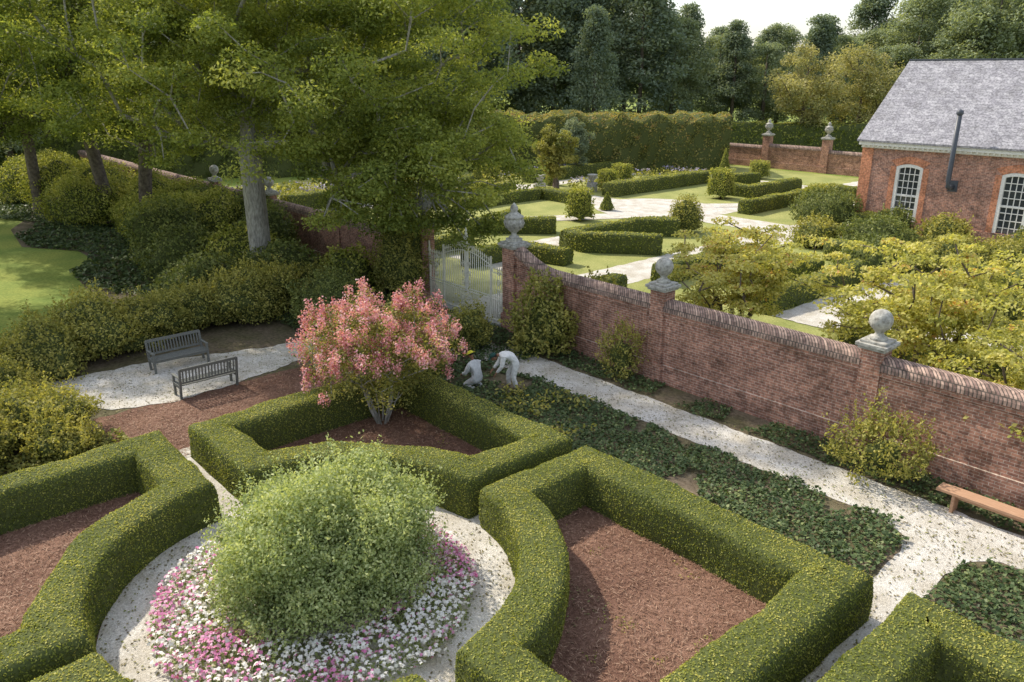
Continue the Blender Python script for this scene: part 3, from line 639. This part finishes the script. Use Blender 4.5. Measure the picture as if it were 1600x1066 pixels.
for (u,v,r,h) in [(-18.5,20.2,.9,1.9),(-16,36.5,1.6,1.6),(-13.5,39.6,1.8,1.6),(-18,41,1.8,1.8),(-11.5,41,1.7,1.6),(-8.5,41.5,1.8,1.7),(-21,40.5,1.3,1.4),(-5,33,1.4,1.5),(-10,33.5,1.3,1.0),(-19.5,46,1.2,1.5),(-16.5,46,1.2,1.5),(-12,46,1.2,1.6),(-9,46,1.2,1.6),(-3,22,1.2,1.6)]:
    shrub("border_shrub"+("" if k==0 else ".%03d"%k),u,v,r,h,[M_shrub,M_shrubd][k%2],size=.14,dens=170,seed=130+k,spiky=40);k+=1
# ================================================================ TREES
w=lambda u,v:(u*CA-v*SA, u*SA+v*CA)
def gap(C): return ~((np.hypot(C[:,0]+10.8,C[:,1]-33.7)<3.4)&(C[:,2]<6.0))&~((C[:,0]<-9)&(C[:,2]<5.6)&(C[:,1]<33))
tree("willow_oak_tree",(-10.8,33.7),19,.46,[(-6.4,32.5,10.3,7.6,7,8.2,1),(-3.6,32,5.6,4.2,4,3.5,2.2),(-14,34,11,6.5,6,6,1.2)],880,340,.95,.14,M_oak,M_bark,zmin=4.5,seed=3,flat=.45,extra=gap)
tree("willow_oak_tree.001",(-20.9,45),19,.36,[(-19.5,44.5,12,7,6,7.2,1)],300,260,1.15,.19,M_oakd,M_barkd,zmin=5,seed=4,flat=.5,lean=(2,0))
tree("willow_oak_tree.002",(-24.6,49),19,.38,[(-26.5,48,12,7.5,6,7.2,1)],300,260,1.15,.20,M_oakd,M_barkd,zmin=5,seed=5,flat=.5,lean=(-2,0))
tree("willow_oak_tree.003",(-31.8,53.7),18,.36,[(-33,53,11,8,7,7,1)],260,250,1.25,.21,M_oakd,M_barkd,zmin=5,seed=6,flat=.5)
tree("willow_oak_tree.004",(-27,34),16,.4,[(-23.8,33,10.6,5.8,5,5.0,1)],270,280,.95,.13,M_oak,M_bark,zmin=5,seed=7,flat=.5,vb=.6)
b=w(-17.0,10.4)
rt,C=tree("crape_myrtle_tree",b,3.6,.05,[(b[0]+.12,b[1],2.2,2.05,2.0,1.35,1)],260,75,.36,.08,M_shrub,M_bark,zmin=.6,seed=12,stems=7,flat=.8,trunk_top=.42,rmin=.007,shell=.6)
mm=C[(C[:,2]>1.9)|(np.hypot(C[:,0]-b[0],C[:,1]-b[1])>1.5)]
nb=95;idx=np.repeat(np.arange(len(mm)),nb);g=unit(rng.normal(size=(len(idx),3)))*rng.random((len(idx),1))**.5
dirn=unit(mm-np.array([b[0],b[1],1.8]));P=mm[idx]+dirn[idx]*.26+g*np.array([.17,.17,.26])
leaves("pink_blossoms",P,g,.055,M_pink,spread=.8,asp=.9,parent=rt,garden=False,vs=.25,clump=3)
for i,(u,v,h,rr,sd) in enumerate([(-14.3,22.8,5.0,2.9,21),(-8.2,23.0,5.2,3.4,22),(-4.5,20.1,3.7,2.2,23)]):
    b=w(u,v)
    tree("dogwood_tree"+("" if i==0 else ".%03d"%i),b,h,.10,[(b[0],b[1],h*.54,rr,rr,h*.38,1)],[150,200,95][i],125,.50,.125,M_dog,M_barkd,zmin=.9,seed=sd,stems=4,flat=.24,trunk_top=.4,shell=.3)
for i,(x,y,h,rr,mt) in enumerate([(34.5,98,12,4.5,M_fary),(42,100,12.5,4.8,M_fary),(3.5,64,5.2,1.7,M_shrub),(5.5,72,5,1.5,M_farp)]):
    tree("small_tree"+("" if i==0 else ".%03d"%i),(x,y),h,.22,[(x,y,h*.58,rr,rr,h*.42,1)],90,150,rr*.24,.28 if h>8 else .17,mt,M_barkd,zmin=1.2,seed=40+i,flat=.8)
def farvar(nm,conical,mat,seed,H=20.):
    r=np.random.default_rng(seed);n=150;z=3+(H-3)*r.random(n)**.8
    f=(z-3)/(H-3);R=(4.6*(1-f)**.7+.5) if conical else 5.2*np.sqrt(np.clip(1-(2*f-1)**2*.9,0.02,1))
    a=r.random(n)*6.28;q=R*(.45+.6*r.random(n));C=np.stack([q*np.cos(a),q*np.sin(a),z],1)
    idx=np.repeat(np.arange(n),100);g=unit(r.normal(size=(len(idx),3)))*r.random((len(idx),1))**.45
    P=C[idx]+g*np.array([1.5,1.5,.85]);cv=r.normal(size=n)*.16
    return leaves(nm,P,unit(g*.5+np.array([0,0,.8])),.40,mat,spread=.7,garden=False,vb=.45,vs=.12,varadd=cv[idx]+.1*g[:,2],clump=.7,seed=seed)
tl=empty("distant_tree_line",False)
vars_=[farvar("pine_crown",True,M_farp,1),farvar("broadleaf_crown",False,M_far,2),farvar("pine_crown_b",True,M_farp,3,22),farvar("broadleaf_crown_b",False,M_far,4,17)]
tm=MB();tm.tube([(0,0,0),(.1,0,8),(0,.1,17)],[.35,.25,.06],7);tk=tm.obj("tree_trunk",M_barkd,tl,False)
for o in vars_: o.parent=tl
first=[True]*4
r=np.random.default_rng(5)
def puttree(x,y,k,s):
    if first[k]: o=vars_[k];first[k]=False
    else:
        o=bpy.data.objects.new("crown",vars_[k].data);COL.objects.link(o);o.parent=tl
    o.location=(x,y,-.5);o.rotation_euler[2]=r.random()*6.28;o.scale=(s*(.9+.25*r.random()),s*(.9+.25*r.random()),s)
    t=bpy.data.objects.new("trunk",tk.data);COL.objects.link(t);t.parent=tl;t.location=(x,y,0);t.scale=(1,1,s)
for x in np.arange(-110,110,6.0):
    for row,(yy) in enumerate((112,122,134)):
        X=x+r.normal()*1.5+row*2;
        if X<4: s=1.15+.25*r.random();Y=yy-14
        elif X<19: s=1.08+.2*r.random();Y=yy-4
        elif X<27: s=.86+.1*r.random();Y=yy
        elif X<54: s=.68+.12*r.random()+.05*row;Y=yy+4
        else: s=.95+.25*r.random();Y=yy
        k=int(r.choice([0,1,2,3],p=[.35,.15,.35,.15] if X<30 else [.3,.2,.25,.25]))
        puttree(X,Y,k,s)
for (x,y,k,s) in [(9,92,2,.72),(66,94,1,.9),(60,88,3,.85),(76,84,1,1.0),(-20,86,1,1.0),(-34,82,1,1.0),(-48,80,3,1.0),(-60,76,1,1.1),(-10,94,0,.9),(-42,68,3,.8),(-54,62,1,.9)]:
    puttree(x,y,k,s)
tk.location=(-200,300,0)
# ================================================================ PEOPLE
def skin(name,verts,edges,rad,mat,parent,root=0,sub=2,wr=0):
    me=bpy.data.meshes.new(name);me.from_pydata(verts,edges,[]);me.materials.append(mat);o=bpy.data.objects.new(name,me);link(o,parent)
    s=o.modifiers.new("skin",'SKIN');s.use_smooth_shade=True
    for i,rr in enumerate(rad):
        rr=rr if isinstance(rr,tuple) else (rr,rr);me.skin_vertices[0].data[i].radius=rr;me.skin_vertices[0].data[i].use_root=(i==root)
    m=o.modifiers.new("sub",'SUBSURF');m.levels=sub;m.render_levels=sub
    if wr:
        tx=bpy.data.textures.new("folds",'CLOUDS');tx.noise_scale=.09;dm=o.modifiers.new("folds",'DISPLACE');dm.texture=tx;dm.strength=wr;dm.mid_level=.5
    return o
M_cloth=plain("white_cotton",(.74,.74,.72),.9,.1);M_cloth2=plain("pale_grey_cotton",(.60,.61,.61),.9,.1)
M_skin=plain("skin",(.30,.15,.09),.6);M_hair=plain("dark_hair",(.02,.015,.012),.7);M_shoe=plain("boot_leather",(.10,.07,.05),.6)
M_capd=plain("dark_green_cap",(.02,.07,.06),.8);M_capy=plain("yellow_hat",(.65,.60,.05),.7);M_lip=plain("lips",(.25,.09,.07),.7);M_eye=plain("eye",(.02,.02,.02),.3)
def hand(e,wrist,dirv,palm,mat,side=1):
    w=Vector(wrist);d=Vector(dirv).normalized();p=Vector(palm).normalized();s=d.cross(p).normalized()*side;p=p-d*p.dot(d);p.normalize()
    skin("palm",[tuple(w-d*.03),tuple(w),tuple(w+d*.05),tuple(w+d*.09)],[(0,1),(1,2),(2,3)],[(.026,.024),(.028,.02),(.036,.018),(.034,.016)],mat,e,0,1)
    for i,l in enumerate((.065,.078,.072,.055)):
        b=w+d*.085+s*(.030-.020*i);q=[b,b+d*l*.45+p*.006,b+d*l*.8+p*.022,b+d*l*.9+p*.045]
        skin("finger",[tuple(v) for v in q],[(0,1),(1,2),(2,3)],[.0095,.009,.0085,.007],mat,e,0,1)
    b=w+d*.03+s*.03;q=[b,b+d*.025+s*.025+p*.01,b+d*.055+s*.03+p*.025]
    skin("thumb",[tuple(v) for v in q],[(0,1),(1,2)],[.012,.010,.008],mat,e,0,1)
def head(e,c,fwd,up,capmat,brim):
    c=Vector(c);f=Vector(fwd).normalized();u=Vector(up).normalized();s=f.cross(u).normalized();u=s.cross(f).normalized()
    R=Matrix((s,f,u)).transposed()
    def ell(m,o,r,mi,n1=18,n2=12,zlo=-math.pi/2):
        vs=[];fs=[]
        for i in range(n2+1):
            t=zlo+(math.pi/2-zlo)*i/n2
            for j in range(n1):
                a=2*math.pi*j/n1;v=Vector((r[0]*math.cos(t)*math.cos(a),r[1]*math.cos(t)*math.sin(a),r[2]*math.sin(t)))
                if mi==0 and v.z<0 and r[2]>.1: v.x*=1-.25*(-v.z/r[2]);v.y=v.y*(1-.1*(-v.z/r[2]))+.01
                vs.append(c+R@(v+Vector(o)))
        for i in range(n2):
            for j in range(n1): fs.append((i*n1+j,i*n1+(j+1)%n1,(i+1)*n1+(j+1)%n1,(i+1)*n1+j))
        m.add(vs,fs,mi,True)
    m=MB();ell(m,(0,0,0),(.075,.095,.115),0)
    ell(m,(0,.10,-.01),(.014,.022,.022),0,8,6)
    ell(m,(.075,-.005,0),(.012,.022,.032),0,8,6);ell(m,(-.075,-.005,0),(.012,.022,.032),0,8,6)
    for q in(-1,1): ell(m,(q*.03,.088,.012),(.012,.008,.008),2,8,6)
    ell(m,(0,.092,-.052),(.024,.007,.006),4,8,6)
    ell(m,(0,-.02,.02),(.081,.09,.10),1,18,8,-.4)
    ell(m,(0,-.004,.045),(.09,.108,.088),3,18,8,0)
    if brim=="cap":
        vs=[Vector((.075*math.cos(a),.09+.085*math.sin(a),.05-.012*abs(math.cos(a)))) for a in [math.pi*i/8 for i in range(9)]]
        vs=[c+R@v for v in vs]+[c+R@(v+Vector((0,0,.008))) for v in vs];m.add(vs,[tuple(range(9)),tuple(range(17,8,-1))]+[(i,i+9,i+10,i+1) for i in range(8)],3)
    else:
        vs=[];fs=[];n=24
        for (rr,z) in ((.09,.05),(.15,.035),(.15,.043),(.09,.06)):
            for i in range(n): a=2*math.pi*i/n;vs.append(c+R@Vector((rr*math.cos(a),rr*1.12*math.sin(a),z)))
        for j in range(3):
            for i in range(n): fs.append((j*n+i,j*n+(i+1)%n,(j+1)*n+(i+1)%n,(j+1)*n+i))
        m.add(vs,fs,3,True)
    m.obj("head",[M_skin,M_hair,M_eye,capmat,M_lip],e)
def person(name,loc,rotz,J,cloth,capm,brim,hf,hu):
    e=bpy.data.objects.new(name,None);COL.objects.link(e);e.location=(loc[0],loc[1],.0);e.rotation_euler[2]=rotz
    keys=["pelvis","spine","chest","neck","hipL","kneeL","ankL","hipR","kneeR","ankR","shL","elL","wrL","shR","elR","wrR"]
    E=[(0,1),(1,2),(2,3),(0,4),(4,5),(5,6),(0,7),(7,8),(8,9),(2,10),(10,11),(11,12),(2,13),(13,14),(14,15)]
    Rr=[(.155,.14),(.15,.135),(.165,.14),(.075,.07),.115,.085,.065,.115,.085,.065,.09,.065,.048,.09,.065,.048]
    skin("coverall",[J[k] for k in keys],E,Rr,cloth,e,0,3,wr=.035)
    n=Vector(J["neck"]);h=Vector(J["headb"]);skin("neck",[tuple(n+(n-h)*.4),tuple(n),tuple(h)],[(0,1),(1,2)],[.055,.055,.052],M_skin,e,0,1)
    head(e,tuple(h+(h-n).normalized()*.07),hf,hu,capm,brim)
    for s in "LR":
        w=Vector(J["wr"+s]);el=Vector(J["el"+s]);d=(w-el).normalized();hand(e,tuple(w+d*.03),d,(-.3,0,-1) if abs(d.z)<.8 else (-1,0,.1),M_skin,1 if s=="L" else -1)
        a=Vector(J["ank"+s]);t=Vector(J["toe"+s]);skin("shoe_"+s,[tuple(a+(a-t).normalized()*.05-Vector((0,0,.02))),tuple((a+t)/2),tuple(t)],[(0,1),(1,2)],[(.055,.05),(.05,.045),(.045,.03)],M_shoe,e,0,1)
    return e
bent=dict(pelvis=(-.16,0,.95),spine=(.0,0,1.08),chest=(.20,0,1.15),neck=(.40,0,1.12),headb=(.47,0,1.09),hipL=(-.13,.11,.86),kneeL=(-.02,.13,.48),ankL=(-.12,.14,.10),toeL=(.06,.16,.05),
 hipR=(-.13,-.11,.86),kneeR=(.10,-.12,.48),ankR=(.08,-.13,.10),toeR=(.26,-.14,.05),shL=(.27,.19,1.10),elL=(.32,.22,.82),wrL=(.46,.14,.62),shR=(.27,-.19,1.10),elR=(.36,-.22,.84),wrR=(.54,-.12,.66))
person("standing_gardener",(0,21.95),math.radians(186),bent,M_cloth,M_capd,"cap",(.75,0,-.65),(.6,0,.8))
kn=dict(pelvis=(-.12,0,.36),spine=(-.06,0,.54),chest=(.03,0,.74),neck=(.09,0,.92),headb=(.12,0,.98),hipL=(-.08,.12,.32),kneeL=(.30,.16,.10),ankL=(-.14,.17,.09),toeL=(-.32,.18,.05),
 hipR=(-.08,-.12,.32),kneeR=(.30,-.16,.10),ankR=(-.14,-.17,.09),toeR=(-.32,-.18,.05),shL=(.05,.19,.77),elL=(.16,.24,.52),wrL=(.38,.12,.42),shR=(.05,-.19,.77),elR=(.18,-.24,.52),wrR=(.40,-.10,.40))
person("kneeling_gardener",(-1.1,22.05),math.radians(140),kn,M_cloth2,M_capy,"brim",(.85,0,-.5),(.5,0,.85))
# ================================================================ LIGHT, SKY, CAMERA
el=math.radians(43);az=math.atan2(-.76,.65)
S=Vector((math.sin(az)*math.cos(el),math.cos(az)*math.cos(el),math.sin(el)))
sd=bpy.data.lights.new("sun",'SUN');sd.energy=5;sd.angle=math.radians(.8);sd.color=(1,.91,.76);so=bpy.data.objects.new("sun",sd);COL.objects.link(so);so.rotation_euler=S.to_track_quat('Z','Y').to_euler()
wd=bpy.data.worlds.new("World");scene.world=wd;wd.use_nodes=True;nt=wd.node_tree;bg=nt.nodes["Background"]
sk=nt.nodes.new("ShaderNodeTexSky");sk.sky_type='NISHITA';sk.sun_disc=False;sk.sun_elevation=el;sk.sun_rotation=az;sk.air_density=1.0;sk.dust_density=2;sk.ozone_density=1
hz=nt.nodes.new("ShaderNodeMix");hz.data_type='RGBA';hz.blend_type='ADD';hz.inputs["Factor"].default_value=1
nt.links.new(sk.outputs[0],hz.inputs["A"]);hz.inputs["B"].default_value=(3.3,3.3,3.25,1)   # even white added to the sky colour, as haze and ambient fill
nt.links.new(hz.outputs["Result"],bg.inputs[0]);bg.inputs[1].default_value=.15
cd=bpy.data.cameras.new("camera");cd.lens=28;cd.sensor_width=36;cd.clip_end=2000;co=bpy.data.objects.new("camera",cd);COL.objects.link(co);co.location=(0,0,9);co.rotation_euler=(math.radians(90)-math.atan(423/1244),0,0)
scene.camera=co
scene.view_settings.view_transform='Standard';scene.view_settings.look='None';scene.view_settings.exposure=0
